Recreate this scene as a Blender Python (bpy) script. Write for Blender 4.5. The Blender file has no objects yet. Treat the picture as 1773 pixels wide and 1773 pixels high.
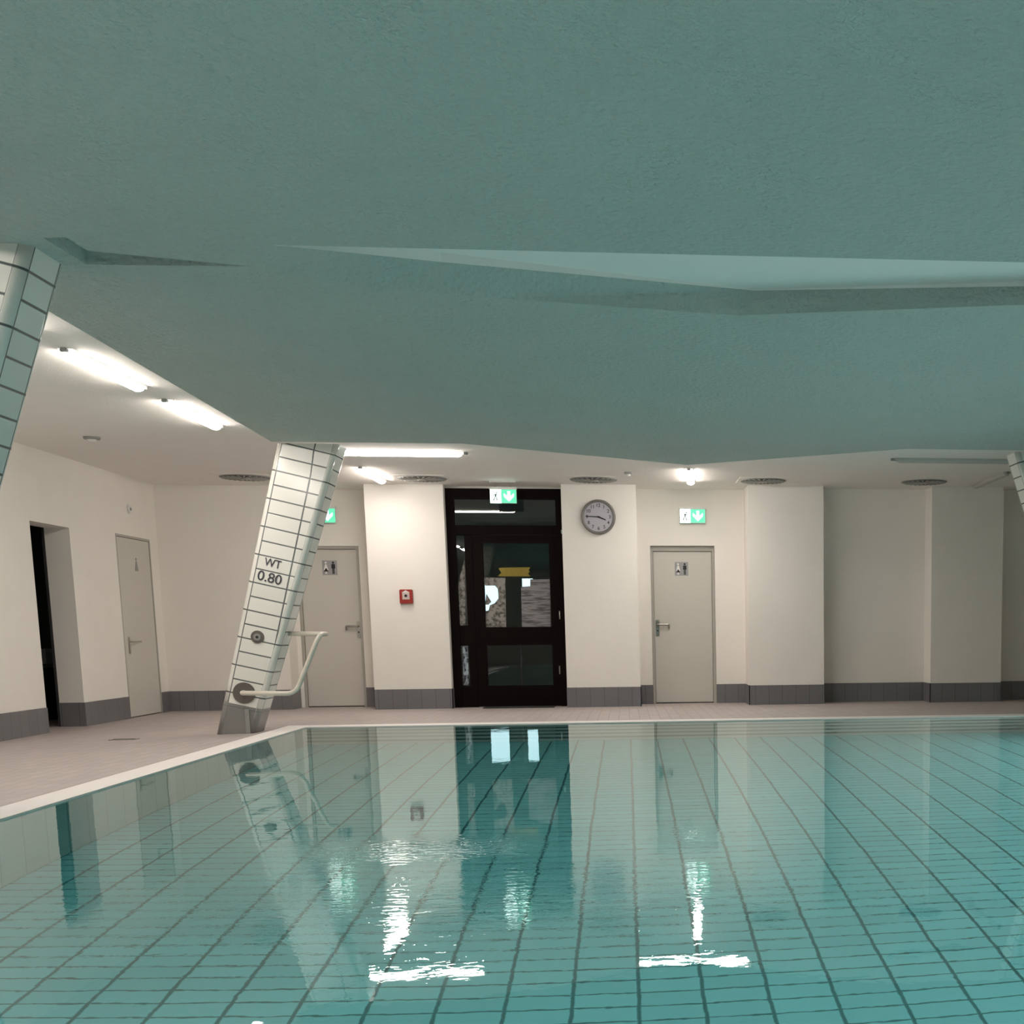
import bpy, bmesh, math, random
from mathutils import Vector, Matrix
random.seed(7)
S = bpy.context.scene
COL = S.collection
PI = math.pi

# ------------------------------------------------------------------ camera, world, exposure, large lights
CAMZ, F, CX, CY = 1.05, 2147.326, 1368.36, 1396.27
YAW, PITCH, ROLL = 0.1286, -0.1420, -0.0069
fw = Vector((math.sin(YAW)*math.cos(PITCH), math.cos(YAW)*math.cos(PITCH), math.sin(PITCH)))
r0 = Vector((math.cos(YAW), -math.sin(YAW), 0)); u0 = r0.cross(fw)
rt = r0*math.cos(ROLL) + u0*math.sin(ROLL); up = -r0*math.sin(ROLL) + u0*math.cos(ROLL)
cam = bpy.data.cameras.new('camera'); camo = bpy.data.objects.new('camera', cam); COL.objects.link(camo)
cam.sensor_fit = 'HORIZONTAL'; cam.sensor_width = 36.0; cam.lens = F/1773*36
cam.shift_x = (886.5-CX)/1773; cam.shift_y = (CY-886.5)/1773
cam.clip_start = .05; cam.clip_end = 200
m = Matrix.Identity(4)
for i, v in enumerate((rt, up, -fw)):
    for j in range(3): m[j][i] = v[j]
m[2][3] = CAMZ
camo.matrix_world = m
S.camera = camo

w = bpy.data.worlds.new('world'); S.world = w; w.use_nodes = True
w.node_tree.nodes['Background'].inputs[0].default_value = (.55, .7, .8, 1)
w.node_tree.nodes['Background'].inputs[1].default_value = .02
S.view_settings.view_transform = 'Standard'; S.view_settings.look = 'None'
S.view_settings.gamma = 1; S.view_settings.use_curve_mapping = False
S.view_settings.exposure = 0.0
S.cycles.max_bounces = 12; S.cycles.diffuse_bounces = 6; S.cycles.glossy_bounces = 6
S.cycles.transmission_bounces = 8; S.cycles.use_denoising = True
S.cycles.sample_clamp_indirect = 6; S.cycles.caustics_refractive = True; S.cycles.blur_glossy = .3

ZC, ZP, ZF = 3.10, 2.99, -.05        # ceiling, underside of the hung panel, deck at the walls
XL, XR = -6.49, 7.91                 # side walls
PXL, PXR, PY0, PY1 = -3.588, 5.0, -2.2, 14.40   # pool water rectangle
POOL_W = .185; LED = 2.5

def area(name, loc, rot, sx, sy, power, col, spread=PI):
    l = bpy.data.lights.new(name, 'AREA'); l.shape = 'RECTANGLE'; l.size = sx; l.size_y = sy
    l.energy = power; l.color = col; l.spread = spread
    o = bpy.data.objects.new(name, l); COL.objects.link(o); o.location = loc; o.rotation_euler = rot
    return o
WATERLIGHT = (1.0, .97, .95)
# unseen fill lights added under water, by the right, left and near basin walls
for y, k in ((.5, .45), (3.5, .7), (6.5, 1.0), (9.5, 1.15), (12.2, 1.2)):
    area('underwater_fill', (4.97, y, -.75), (0, PI/2, 0), .9, 2.8, 190*k*POOL_W, WATERLIGHT)
for y, k in ((.3, .45), (3.2, .85)):
    area('underwater_fill', (-3.56, y, -.75), (0, -PI/2, 0), .9, 2.6, 190*k*POOL_W, WATERLIGHT)
for x in (-1.5, .7, 2.9):
    area('underwater_fill', (x, -2.15, -.75), (PI/2, 0, 0), 2.0, .9, 60*POOL_W, WATERLIGHT)

# ------------------------------------------------------------------ helpers
def at(px, py, ax, val):
    d = fw + rt*((px-CX)/F) - up*((py-CY)/F)
    o = Vector((0, 0, CAMZ)); t = (val-o[ax])/d[ax]
    return o + d*t

def tag(o, label=None, cat=None, group=None, kind=None):
    if label: o['label'] = label
    if cat: o['category'] = cat
    if group: o['group'] = group
    if kind: o['kind'] = kind
    return o

def empty(name, loc, label, cat, group=None):
    o = bpy.data.objects.new(name, None); COL.objects.link(o); o.location = loc
    o.empty_display_size = .1
    return tag(o, label, cat, group)

class MB:
    def __init__(s): s.bm = bmesh.new(); s.uv = None
    def box(s, x0, x1, y0, y1, z0, z1, mi=0):
        vs = [s.bm.verts.new((x, y, z)) for z in (z0, z1) for y in (y0, y1) for x in (x0, x1)]
        for f in ((0,2,3,1),(4,5,7,6),(0,1,5,4),(2,6,7,3),(0,4,6,2),(1,3,7,5)):
            s.bm.faces.new([vs[i] for i in f]).material_index = mi
        return s
    def quad(s, *p, mi=0):
        f = s.bm.faces.new([s.bm.verts.new(q) for q in p]); f.material_index = mi; return s
    def prism(s, pts, axis, a, b, mi=0):
        """polygon pts in the plane across axis, extruded from a to b"""
        def mk(p, c):
            return {0:(c, p[0], p[1]), 1:(p[0], c, p[1]), 2:(p[0], p[1], c)}[axis]
        A = [s.bm.verts.new(mk(p, a)) for p in pts]; B = [s.bm.verts.new(mk(p, b)) for p in pts]
        s.bm.faces.new(A).material_index = mi; s.bm.faces.new(B[::-1]).material_index = mi
        n = len(pts)
        for i in range(n):
            s.bm.faces.new((A[i], B[i], B[(i+1) % n], A[(i+1) % n])).material_index = mi
        return s
    def cyl(s, c, axis, r, a, b, n=32, r2=None, mi=0):
        r2 = r if r2 is None else r2
        def mk(t, rr, h):
            u, v = rr*math.cos(t), rr*math.sin(t)
            return {0:(h, c[0]+u, c[1]+v), 1:(c[0]+u, h, c[1]+v), 2:(c[0]+u, c[1]+v, h)}[axis]
        A = [s.bm.verts.new(mk(2*PI*i/n, r, a)) for i in range(n)]
        B = [s.bm.verts.new(mk(2*PI*i/n, r2, b)) for i in range(n)]
        s.bm.faces.new(A[::-1]).material_index = mi; s.bm.faces.new(B).material_index = mi
        for i in range(n):
            f = s.bm.faces.new((A[i], A[(i+1) % n], B[(i+1) % n], B[i])); f.smooth = True; f.material_index = mi
        return s
    def tube(s, pts, r, n=12, bend=.06, seg=6, cap=True):
        P = [Vector(p) for p in pts]; path = [P[0]]
        for i in range(1, len(P)-1):
            a, b, c = P[i-1], P[i], P[i+1]
            d1 = (a-b).normalized(); d2 = (c-b).normalized()
            k = min(bend, (a-b).length*.45, (c-b).length*.45)
            for j in range(seg+1):
                t = j/seg; p = (b+d1*k)*(1-t)**2 + b*2*t*(1-t) + (b+d2*k)*t*t
                path.append(p)
        path.append(P[-1])
        rings = []; ref = None
        for i, p in enumerate(path):
            t = (path[min(i+1, len(path)-1)]-path[max(i-1, 0)]).normalized()
            if ref is None: ref = t.orthogonal().normalized()
            ref = (ref - t*ref.dot(t)).normalized(); q = t.cross(ref)
            rings.append([s.bm.verts.new(p + (ref*math.cos(2*PI*k/n) + q*math.sin(2*PI*k/n))*r) for k in range(n)])
        for A, B in zip(rings, rings[1:]):
            for k in range(n):
                f = s.bm.faces.new((A[k], A[(k+1) % n], B[(k+1) % n], B[k])); f.smooth = True
        if cap:
            s.bm.faces.new(rings[0][::-1]); s.bm.faces.new(rings[-1])
        return s
    def build(s, name, mats, parent=None, bevel=0, off=None):
        bmesh.ops.remove_doubles(s.bm, verts=s.bm.verts, dist=1e-6)
        bmesh.ops.recalc_face_normals(s.bm, faces=s.bm.faces)
        if bevel:
            es = [e for e in s.bm.edges if len(e.link_faces) == 2 and e.calc_face_angle(0) > .6]
            bmesh.ops.bevel(s.bm, geom=es, offset=bevel, segments=2, affect='EDGES', clamp_overlap=True)
        me = bpy.data.meshes.new(name); s.bm.to_mesh(me); s.bm.free()
        for mt in (mats if isinstance(mats, (list, tuple)) else [mats]): me.materials.append(mt)
        o = bpy.data.objects.new(name, me); COL.objects.link(o)
        if parent:
            o.parent = parent; o.matrix_parent_inverse = Matrix.Identity(4)
            pl = world_loc(parent); o.location = (0, 0, 0)
            me.transform(Matrix.Translation(-pl))
        return o

def world_loc(o):
    v = Vector(o.location)
    while o.parent: o = o.parent; v += Vector(o.location)
    return v

def copy_tree(o, parent=None):
    c = o.copy(); COL.objects.link(c)
    if parent: c.parent = parent
    for ch in list(o.children): copy_tree(ch, c)
    return c

def text_mesh(name, body, size, mat, parent, mtx, extrude=.0015, spacing=1.0):
    cu = bpy.data.curves.new(name, 'FONT'); cu.body = body; cu.size = size; cu.extrude = extrude; cu.offset = size*.008
    cu.align_x = 'CENTER'; cu.align_y = 'CENTER'; cu.space_character = spacing
    t = bpy.data.objects.new(name+'_tmp', cu); COL.objects.link(t)
    dg = bpy.context.evaluated_depsgraph_get(); me = bpy.data.meshes.new_from_object(t.evaluated_get(dg))
    bpy.data.objects.remove(t); me.materials.clear(); me.materials.append(mat)
    me.transform(mtx)
    if parent is None: return me
    me.transform(Matrix.Translation(-world_loc(parent)))
    o = bpy.data.objects.new(name, me); COL.objects.link(o); o.parent = parent
    return o

# ------------------------------------------------------------------ materials
def newmat(name):
    mt = bpy.data.materials.new(name); mt.use_nodes = True
    return mt, mt.node_tree.nodes, mt.node_tree.links, mt.node_tree.nodes['Principled BSDF']

def plain(name, col, rough=.5, metal=0, noise=0, bump=0, bscale=200, spec=.5, nscale=3):
    mt, N, L, B = newmat(name)
    B.inputs['Base Color'].default_value = (*col, 1); B.inputs['Roughness'].default_value = rough
    B.inputs['Metallic'].default_value = metal; B.inputs['Specular IOR Level'].default_value = spec
    tc = N.new('ShaderNodeTexCoord')
    if noise:
        n = N.new('ShaderNodeTexNoise'); n.inputs['Scale'].default_value = nscale; n.inputs['Detail'].default_value = 4
        L.new(tc.outputs['Object'], n.inputs['Vector'])
        mx = N.new('ShaderNodeMix'); mx.data_type = 'RGBA'
        mx.inputs[6].default_value = (*[c*(1-noise) for c in col], 1); mx.inputs[7].default_value = (*[min(1, c*(1+noise)) for c in col], 1)
        L.new(n.outputs['Fac'], mx.inputs[0]); L.new(mx.outputs[2], B.inputs['Base Color'])
    if bump:
        n = N.new('ShaderNodeTexNoise'); n.inputs['Scale'].default_value = bscale; n.inputs['Detail'].default_value = 3
        L.new(tc.outputs['Object'], n.inputs['Vector'])
        b = N.new('ShaderNodeBump'); b.inputs['Strength'].default_value = bump; b.inputs['Distance'].default_value = .01 if bump < 1 else .04
        L.new(n.outputs['Fac'], b.inputs['Height']); L.new(b.outputs['Normal'], B.inputs['Normal'])
    return mt

def emit(name, col, strength):
    mt, N, L, B = newmat(name)
    B.inputs['Base Color'].default_value = (*[c*.8 for c in col], 1)
    B.inputs['Emission Color'].default_value = (*col, 1); B.inputs['Emission Strength'].default_value = strength
    return mt

def tiles(name, col, joint, a, b, rough=.25, uv=False, var=.06, stagger=False):
    """a, b = (component 0..2, pitch, offset, joint width)"""
    mt, N, L, B = newmat(name)
    B.inputs['Roughness'].default_value = rough
    if uv:
        tc = N.new('ShaderNodeUVMap'); tc.uv_map = 'tile'; src = tc.outputs['UV']
    else:
        tc = N.new('ShaderNodeTexCoord'); src = tc.outputs['Object']
    sp = N.new('ShaderNodeSeparateXYZ'); L.new(src, sp.inputs[0])
    def math_(op, x, y=None, z=None):
        n = N.new('ShaderNodeMath'); n.operation = op
        for i, q in enumerate((x, y, z)):
            if q is None: continue
            if isinstance(q, (int, float)): n.inputs[i].default_value = q
            else: L.new(q, n.inputs[i])
        return n.outputs[0]
    ms, ids = [], []
    for comp, pitch, off, jw in (a, b):
        s = math_('DIVIDE', math_('SUBTRACT', sp.outputs[comp], off), pitch)
        fr = math_('FRACT', s); ids.append(math_('FLOOR', s))
        e = math_('MINIMUM', fr, math_('SUBTRACT', 1.0, fr))
        mm = N.new('ShaderNodeMapRange'); mm.inputs[1].default_value = jw/2/pitch*.6; mm.inputs[2].default_value = jw/2/pitch*1.3
        mm.inputs[3].default_value = 1; mm.inputs[4].default_value = 0
        L.new(e, mm.inputs[0]); ms.append(mm.outputs[0])
    jm = math_('MAXIMUM', *ms)
    cb = N.new('ShaderNodeCombineXYZ'); L.new(ids[0], cb.inputs[0]); L.new(ids[1], cb.inputs[1])
    wn = N.new('ShaderNodeTexWhiteNoise'); L.new(cb.outputs[0], wn.inputs[0])
    m1 = N.new('ShaderNodeMix'); m1.data_type = 'RGBA'
    m1.inputs[6].default_value = (*[c*(1-var) for c in col], 1); m1.inputs[7].default_value = (*[min(1, c*(1+var)) for c in col], 1)
    L.new(wn.outputs[0], m1.inputs[0])
    m2 = N.new('ShaderNodeMix'); m2.data_type = 'RGBA'; L.new(jm, m2.inputs[0]); L.new(m1.outputs[2], m2.inputs[6])
    m2.inputs[7].default_value = (*joint, 1); L.new(m2.outputs[2], B.inputs['Base Color'])
    bp = N.new('ShaderNodeBump'); bp.inputs['Strength'].default_value = .5; bp.inputs['Distance'].default_value = -.002
    L.new(jm, bp.inputs['Height']); L.new(bp.outputs['Normal'], B.inputs['Normal'])
    return mt

M = {}
M['wall'] = plain('wall_plaster', (.86, .825, .775), .85, noise=.03, bump=.25, bscale=90, spec=.2)
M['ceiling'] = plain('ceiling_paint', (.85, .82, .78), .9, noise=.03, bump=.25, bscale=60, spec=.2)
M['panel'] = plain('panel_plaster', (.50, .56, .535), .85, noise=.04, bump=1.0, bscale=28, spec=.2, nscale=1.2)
M['lid'] = plain('white_ceiling_paint', (.86, .84, .82), .9, noise=.02)
M['base'] = tiles('baseboard_tile', (.17, .168, .18), (.08, .08, .085), (0, .20, .05, .006), (2, 9.0, -2, .004), .35, var=.05)
M['base_y'] = tiles('baseboard_tile_side', (.17, .168, .18), (.08, .08, .085), (1, .20, .05, .006), (2, 9.0, -2, .004), .35, var=.05)
M['deck'] = tiles('deck_tile', (.43, .375, .36), (.31, .27, .26), (0, .125, .0, .008), (1, .25, .1, .007), .55, var=.05)
M['rim'] = plain('rim_stone', (.84, .79, .77), .5, noise=.04)
TEAL = (.23, .68, .71)
M['pool_floor'] = tiles('pool_floor_tile', TEAL, (.03, .19, .20), (0, .30, .011, .019), (1, .15, .08, .013), .3, var=.05)
M['pool_side'] = tiles('pool_side_tile', (.16, .30, .28), (.05, .14, .14), (1, .30, 0, .014), (2, .15, 0, .006), .3, var=.04)
M['pool_end'] = tiles('pool_end_tile', (.34, .46, .43), (.02, .07, .07), (0, 9.0, -4, .01), (2, .40, -.06, .17), .3, var=.02)
M['col_tile'] = tiles('column_tile', (.80, .78, .73), (.10, .11, .11), (0, .335, 0, .015), (1, .153, 0, .015), .18, uv=True, var=.03)
M['col_side'] = tiles('column_side_tile', (.80, .78, .73), (.10, .11, .11), (0, .289, 0, .015), (1, .153, 0, .015), .18, uv=True, var=.03)
M['col_corner'] = tiles('column_corner_tile', (.80, .78, .73), (.10, .11, .11), (0, 1.0, 0, .05), (1, .306, .153, .015), .15, uv=True, var=.03)
M['col_base'] = tiles('column_base_tile', (.22, .215, .21), (.13, .13, .13), (0, .305, 0, .006), (1, .80, 0, .006), .35, uv=True, var=.04)
M['door'] = plain('door_paint', (.60, .575, .525), .45, noise=.02)
M['door_frame'] = plain('door_frame_paint', (.42, .40, .36), .45)
M['dark_gap'] = plain('dark_rubber', (.03, .03, .03), .7)
M['metal'] = plain('brushed_steel', (.45, .43, .40), .3, 1)
M['darksteel'] = plain('dull_steel', (.14, .125, .115), .4, .4)
M['chrome'] = plain('polished_steel', (.75, .74, .72), .12, 1)
M['wood'] = plain('dark_stained_wood', (.005, .0022, .002), .6, noise=.3, nscale=8, spec=.08)
M['black'] = plain('matte_black', (.008, .008, .009), .6)
M['white'] = plain('white_plastic', (.78, .77, .74), .4)
M['grey'] = plain('grey_plastic', (.28, .28, .27), .5)
M['ink'] = plain('black_ink', (.012, .012, .014), .6)
M['lettering'] = plain('lettering_ink', (.04, .04, .055), .5)
M['ventgrey'] = plain('vent_grey', (.42, .41, .38), .6)
M['red'] = plain('red_plastic', (.32, .022, .015), .35)
M['clockface'] = plain('clock_dial', (.46, .45, .50), .5)
M['signgrey'] = plain('sign_plate', (.33, .33, .34), .4)
M['green'] = emit('exit_green', (.07, .42, .24), 1.9)
M['signwhite'] = emit('exit_white', (.80, 1.0, .93), 4.5)
M['signglow'] = plain('exit_acrylic', (.55, .75, .66), .3)
M['led'] = emit('led_diffuser', (1.0, .91, .83), 26*LED)
M['led_side'] = emit('led_side_glow', (1.0, .93, .86), .9)
M['ledoff'] = plain('led_unlit', (.50, .50, .47), .5)
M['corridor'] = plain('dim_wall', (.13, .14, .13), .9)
M['yellow'] = plain('yellow_vinyl', (.23, .17, .012), .4, noise=.25, nscale=20)
M['outdoor'] = emit('daylight_pane', (.72, .90, 1.0), 1.6)

def glass():
    mt, N, L, B = newmat('door_glass')
    B.inputs['Base Color'].default_value = (.85, .95, .92, 1); B.inputs['Roughness'].default_value = 0
    B.inputs['Transmission Weight'].default_value = 1; B.inputs['IOR'].default_value = 1.5
    return mt
M['glass'] = glass()

def paper(name, base, dark, sx, sz, thr):
    mt, N, L, B = newmat(name); B.inputs['Roughness'].default_value = .8
    tc = N.new('ShaderNodeTexCoord'); mp = N.new('ShaderNodeMapping'); mp.inputs['Scale'].default_value = (sx, 1, sz)
    n = N.new('ShaderNodeTexNoise'); n.inputs['Scale'].default_value = 1; n.inputs['Detail'].default_value = 6
    cr = N.new('ShaderNodeValToRGB'); cr.color_ramp.elements[0].position = thr-.12; cr.color_ramp.elements[1].position = thr+.08
    cr.color_ramp.elements[0].color = (*dark, 1); cr.color_ramp.elements[1].color = (*base, 1)
    L.new(tc.outputs['Object'], mp.inputs[0]); L.new(mp.outputs[0], n.inputs[0]); L.new(n.outputs['Fac'], cr.inputs[0])
    L.new(cr.outputs[0], B.inputs['Base Color'])
    return mt
M['paper_lines'] = paper('printed_sheet', (.24, .23, .24), (.07, .07, .07), 5, 42, .47)
M['paper_photo'] = paper('picture_sheet', (.26, .25, .23), (.06, .06, .05), 22, 22, .48)
M['pale_glimpse'] = paper('window_glimpse_tone', (.40, .48, .55), (.01, .01, .015), 25, 14, .52)  # pale and dark blotches imitating window brightness behind the side glass

def water_mat():
    mt, N, L, B = newmat('pool_water')
    N.remove(B); out = N['Material Output']
    g = N.new('ShaderNodeBsdfGlass'); g.inputs['IOR'].default_value = 1.333; g.inputs['Roughness'].default_value = 0
    g.inputs['Color'].default_value = (.93, 1, .99, 1)
    L.new(g.outputs[0], out.inputs['Surface'])
    tc = N.new('ShaderNodeTexCoord')
    def noise(scale, det, sxy, dist=0):
        mp = N.new('ShaderNodeMapping'); mp.inputs['Scale'].default_value = sxy
        L.new(tc.outputs['Object'], mp.inputs[0])
        n = N.new('ShaderNodeTexNoise'); n.inputs['Scale'].default_value = scale; n.inputs['Detail'].default_value = det
        n.inputs['Distortion'].default_value = dist
        L.new(mp.outputs[0], n.inputs[0]); return n.outputs['Fac']
    def mth(op, x, y):
        n = N.new('ShaderNodeMath'); n.operation = op
        for i, q in enumerate((x, y)):
            if isinstance(q, (int, float)): n.inputs[i].default_value = q
            else: L.new(q, n.inputs[i])
        return n.outputs[0]
    broad = mth('MULTIPLY', noise(1.6, 1, (1, 1, 1)), .0014)
    fine = mth('MULTIPLY', noise(9, 2, (1, 1, 1), .3), .00028)
    h = mth('ADD', broad, fine)
    # bubbling patches above two floor inlets
    sp = N.new('ShaderNodeSeparateXYZ'); L.new(tc.outputs['Object'], sp.inputs[0])
    for (cx, cy, rx, ry, amp, ring) in RIPPLES:
        dx = mth('DIVIDE', mth('SUBTRACT', sp.outputs[0], cx), rx); dy = mth('DIVIDE', mth('SUBTRACT', sp.outputs[1], cy), ry)
        d2 = mth('ADD', mth('MULTIPLY', dx, dx), mth('MULTIPLY', dy, dy))
        fall = mth('POWER', 2.718, mth('MULTIPLY', d2, -1.0))
        h = mth('ADD', h, mth('MULTIPLY', fall, mth('MULTIPLY', noise(ring, 3, (1, 1.8, 1), .6), amp)))
    b = N.new('ShaderNodeBump'); b.inputs['Strength'].default_value = 1; b.inputs['Distance'].default_value = 1.0
    L.new(h, b.inputs['Height']); L.new(b.outputs['Normal'], g.inputs['Normal'])
    return mt
p1 = at(725, 1468, 2, 0); p2 = at(1190, 1440, 2, 0); p3 = at(800, 1545, 2, 0)
RIPPLES = [(p1.x, p1.y, .42, .30, .0075, 15), (p2.x, p2.y, .20, .35, .0018, 14), (p3.x, p3.y, 1.5, .8, .0010, 13)]
M['water'] = water_mat()

# ------------------------------------------------------------------ structure: deck, rim, basin, water
def ring(mb, inner, outer, zi, zo, mi=0):
    (ax0, ax1, ay0, ay1), (bx0, bx1, by0, by1) = inner, outer
    I = [(ax0, ay0, zi), (ax1, ay0, zi), (ax1, ay1, zi), (ax0, ay1, zi)]
    O = [(bx0, by0, zo), (bx1, by0, zo), (bx1, by1, zo), (bx0, by1, zo)]
    for i in range(4):
        j = (i+1) % 4; mb.quad(O[i], O[j], I[j], I[i], mi=mi)
RW = .25
mb = MB()
ring(mb, (PXL-RW, PXR+RW, PY0-RW, PY1+RW+.05), (XL, XR, -5, 18.2), 0, ZF)
ring(mb, (XL, XR, -5, 18.2), (XL-3, XR+.3, -5.3, 26), ZF, ZF)
tag(mb.build('floor', M['deck']), kind='structure')
mb = MB()
ring(mb, (PXL, PXR, PY0, PY1), (PXL-RW, PXR+RW, PY0-RW, PY1+RW+.05), .004, .004)
ring(mb, (PXL, PXR, PY0, PY1), (PXL-.0001, PXR+.0001, PY0-.0001, PY1+.0001), -.08, .004)
tag(mb.build('trim_1', M['rim']), kind='structure')
D = 2.0; BX0, BX1, BY0, BYE = PXL, PXR, PY0, PY1
mb = MB()
mb.quad((BX0, BY0, -D), (BX1, BY0, -D), (BX1, BYE, -D), (BX0, BYE, -D))
mb.quad((PXL, BY0, -.02), (PXL, PY1, -.02), (BX0, BYE, -D), (BX0, BY0, -D), mi=1)
mb.quad((PXR, BY0, -.02), (PXR, PY1, -.02), (BX1, BYE, -D), (BX1, BY0, -D), mi=1)
mb.quad((PXL, BY0, -.02), (PXR, BY0, -.02), (BX1, BY0, -D), (BX0, BY0, -D), mi=1)
mb.quad((PXL, PY1, -.02), (PXR, PY1, -.02), (BX1, PY1, -D), (BX0, PY1, -D), mi=2)
tag(mb.build('floor_pool', [M['pool_floor'], M['pool_side'], M['pool_end']]), kind='structure')
mb = MB(); mb.quad((PXL, PY0, 0), (PXR, PY0, 0), (PXR, PY1, 0), (PXL, PY1, 0))
o = mb.build('pool_water', M['water']); o.location.z = -.006
tag(o, 'clear turquoise pool water with two rippled patches and mirrored lamps', 'water', kind='stuff')

# ------------------------------------------------------------------ walls
Y0a, Y0b, Y1, Yd, Y2, Y3, Y4, Y5, Y6, Y7 = 18.70, 19.15, 18.40, 18.62, 18.25, 18.80, 18.22, 18.60, 18.18, 18.58
def X(px, py, Y): return at(px, py, 1, Y).x
YB = 19.6
xs0 = at(525, 1180, 1, Y0b).x                     # left jamb of the left toilet recess
xs1a, xs1b = X(640, 1040, Y1), X(775.5, 1040, Y1)
xs2a, xs2b = X(977, 1040, Y2), X(1105.5, 1040, Y2)
xs4a, xs4b = X(1296.5, 1040, Y4), X(1426.3, 1040, Y4)
xs6a, xs6b = X(1612.2, 1040, Y6), X(1735, 1040, Y6)
dLa, dLb = X(524, 1150, Y0b), X(629, 1100, Y0b)
dRa, dRb = X(1128.5, 1080, Y3), X(1239, 1080, Y3)
hdL = at(600, 945.5, 1, Y0b).z; hdR = at(1180, 944.8, 1, Y3).z
hdD = at(871, 846, 1, Yd).z
mb = MB()
ZW = ZC + .02; ZB = ZF - .05
mb.box(XL-.05, dLa-.06, Y0a, YB, ZB, ZW)
mb.box(dLa-.06, dLa, Y0b, YB, ZB, ZW); mb.box(dLa, dLb, Y0b, YB, hdL, ZW); mb.box(dLb, xs1a+.02, Y0b, YB, ZB, ZW)
mb.box(dLa, dLb, Y0b+.12, YB, ZB, hdL)
mb.box(xs1a, xs1b, Y1, YB, ZB, ZW)
mb.box(xs1b, xs2a, Yd-.02, YB, hdD, ZW)
mb.box(xs2a, xs2b, Y2, YB, ZB, ZW)
mb.box(xs2b-.02, dRa, Y3, YB, ZB, ZW); mb.box(dRa, dRb, Y3, YB, hdR, ZW); mb.box(dRb, xs4a+.02, Y3, YB, ZB, ZW)
mb.box(dRa, dRb, Y3+.16, YB, ZB, hdR)
mb.box(xs4a, xs4b, Y4, YB, ZB, ZW)
mb.box(xs4b-.02, xs6a+.02, Y5, YB, ZB, ZW)
mb.box(xs6a, xs6b, Y6, YB, ZB, ZW)
mb.box(xs6b-.02, XR+.05, Y7, YB, ZB, ZW)
tag(mb.build('wall_back', M['wall']), kind='structure')

BH = ZF + .285
def bb(segs, name, th=.012, mi=0):
    """segments (x0,y0,x1,y1) in plan with room on the side given by normal"""
    mb = MB()
    for x0, x1, y0, y1, k in segs: mb.box(x0, x1, y0, y1, ZB, BH, mi=k)
    return tag(mb.build(name, [M['base'], M['base_y']]), kind='structure')
t = .012
bb([(XL, dLa-.06, Y0a-t, Y0a, 0), (dLa-.06, dLa-.06+t, Y0a-t, Y0b, 1), (dLb, xs1a, Y0b-t, Y0b, 0),
    (xs1a, xs1b+t, Y1-t, Y1, 0), (xs1b, xs1b+t, Y1-t, Yd-.06, 1),
    (xs2a-.004, xs2b+t, Y2-t, Y2, 0), (xs2b, xs2b+t, Y2-t, Y3, 1), (xs2b, dRa, Y3-t, Y3, 0), (dRb, xs4a, Y3-t, Y3, 0),
    (xs4a-t, xs4b, Y4-t, Y4, 0), (xs4a-t, xs4a, Y4-t, Y3, 1), (xs4b, xs6a, Y5-t, Y5, 0),
    (xs6a-t, xs6b, Y6-t, Y6, 0), (xs6a-t, xs6a, Y6-t, Y5, 1), (xs6b, XR, Y7-t, Y7, 0)], 'baseboard_back')

# left wall with the open doorway and door niche
yo0, yo1 = at(51, 902.5, 0, XL).y, at(134, 1080, 0, XL).y
zo = at(85, 907.5, 0, XL).z
yo0 = at(67, 1080, 0, XL).y
yd0, yd1 = at(212, 1080, 0, XL).y, at(270, 1080, 0, XL).y
zd = at(228, 928.5, 0, XL).z
TL = .28
mb = MB()
mb.box(XL-TL, XL, -5, yo0, ZB, ZW); mb.box(XL-TL, XL, yo0, yo1, zo, ZW); mb.box(XL-TL, XL, yo1, yd0, ZB, ZW)
mb.box(XL-TL, XL, yd0, yd1, zd, ZW); mb.box(XL-TL, XL-.08, yd0, yd1, ZB, zd); mb.box(XL-TL, XL, yd1, YB, ZB, ZW)
tag(mb.build('wall_left', M['wall']), kind='structure')
bb([(XL, XL+t, -5, yo0, 1), (XL, XL+t, yo1-t, yd0, 1), (XL-TL, XL, yo1-t, yo1, 0), (XL, XL+t, yd1, Y0a, 1)], 'baseboard_left')
mb = MB(); mb.box(XR, XR+.2, -5, YB, ZB, ZW); tag(mb.build('wall_right', M['wall']), kind='structure')
mb = MB(); mb.box(XL-TL, XR+.2, -5.2, -5, ZB, ZW); tag(mb.build('wall_front', M['wall']), kind='structure')
bb([(XR-t, XR, -5, Y7, 1)], 'baseboard_right')

# dim side corridor beyond the open doorway, and the lobby beyond the dark door
mb = MB()
mb.box(XL-2.6, XL-2.5, yo0-2.2, yo1+2.5, ZF, 2.9); mb.box(XL-2.6, XL-TL-.01, yo1+2.4, yo1+2.5, ZF, 2.9)
mb.box(XL-2.6, XL-TL-.01, yo0-2.3, yo0-2.2, ZF, 2.9); mb.box(XL-2.6, XL-TL-.01, yo0-2.3, yo1+2.5, 2.9, 2.95)
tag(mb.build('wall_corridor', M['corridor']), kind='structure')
YL = 24.5
xw = lambda px: X(px, 1050, YL)
mb = MB()
zl0, zl1 = .84, at(858, 1001.5, 1, YL).z
mb.box(-6.5, 3, YL, YL+.1, ZF, zl0); mb.box(-6.5, 3, YL, YL+.1, zl1, 3.1)
for a, b in ((-6.5, xw(840)), (xw(873), xw(905)), (xw(924), 3)): mb.box(a, b, YL, YL+.1, zl0, zl1)
mb.box(-6.6, -6.5, YB, YL, ZF, 3.1); mb.box(3, 3.1, YB, YL, ZF, 3.1); mb.box(-6.6, 3.1, YB, YL+.1, 3.1, 3.15)
mb.box(-6.6, xs1b-.3, YB, YB+.03, ZF, 3.1); mb.box(xs2a+.3, 3.1, YB, YB+.03, ZF, 3.1)
tag(mb.build('wall_lobby', M['corridor']), kind='structure')
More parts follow.
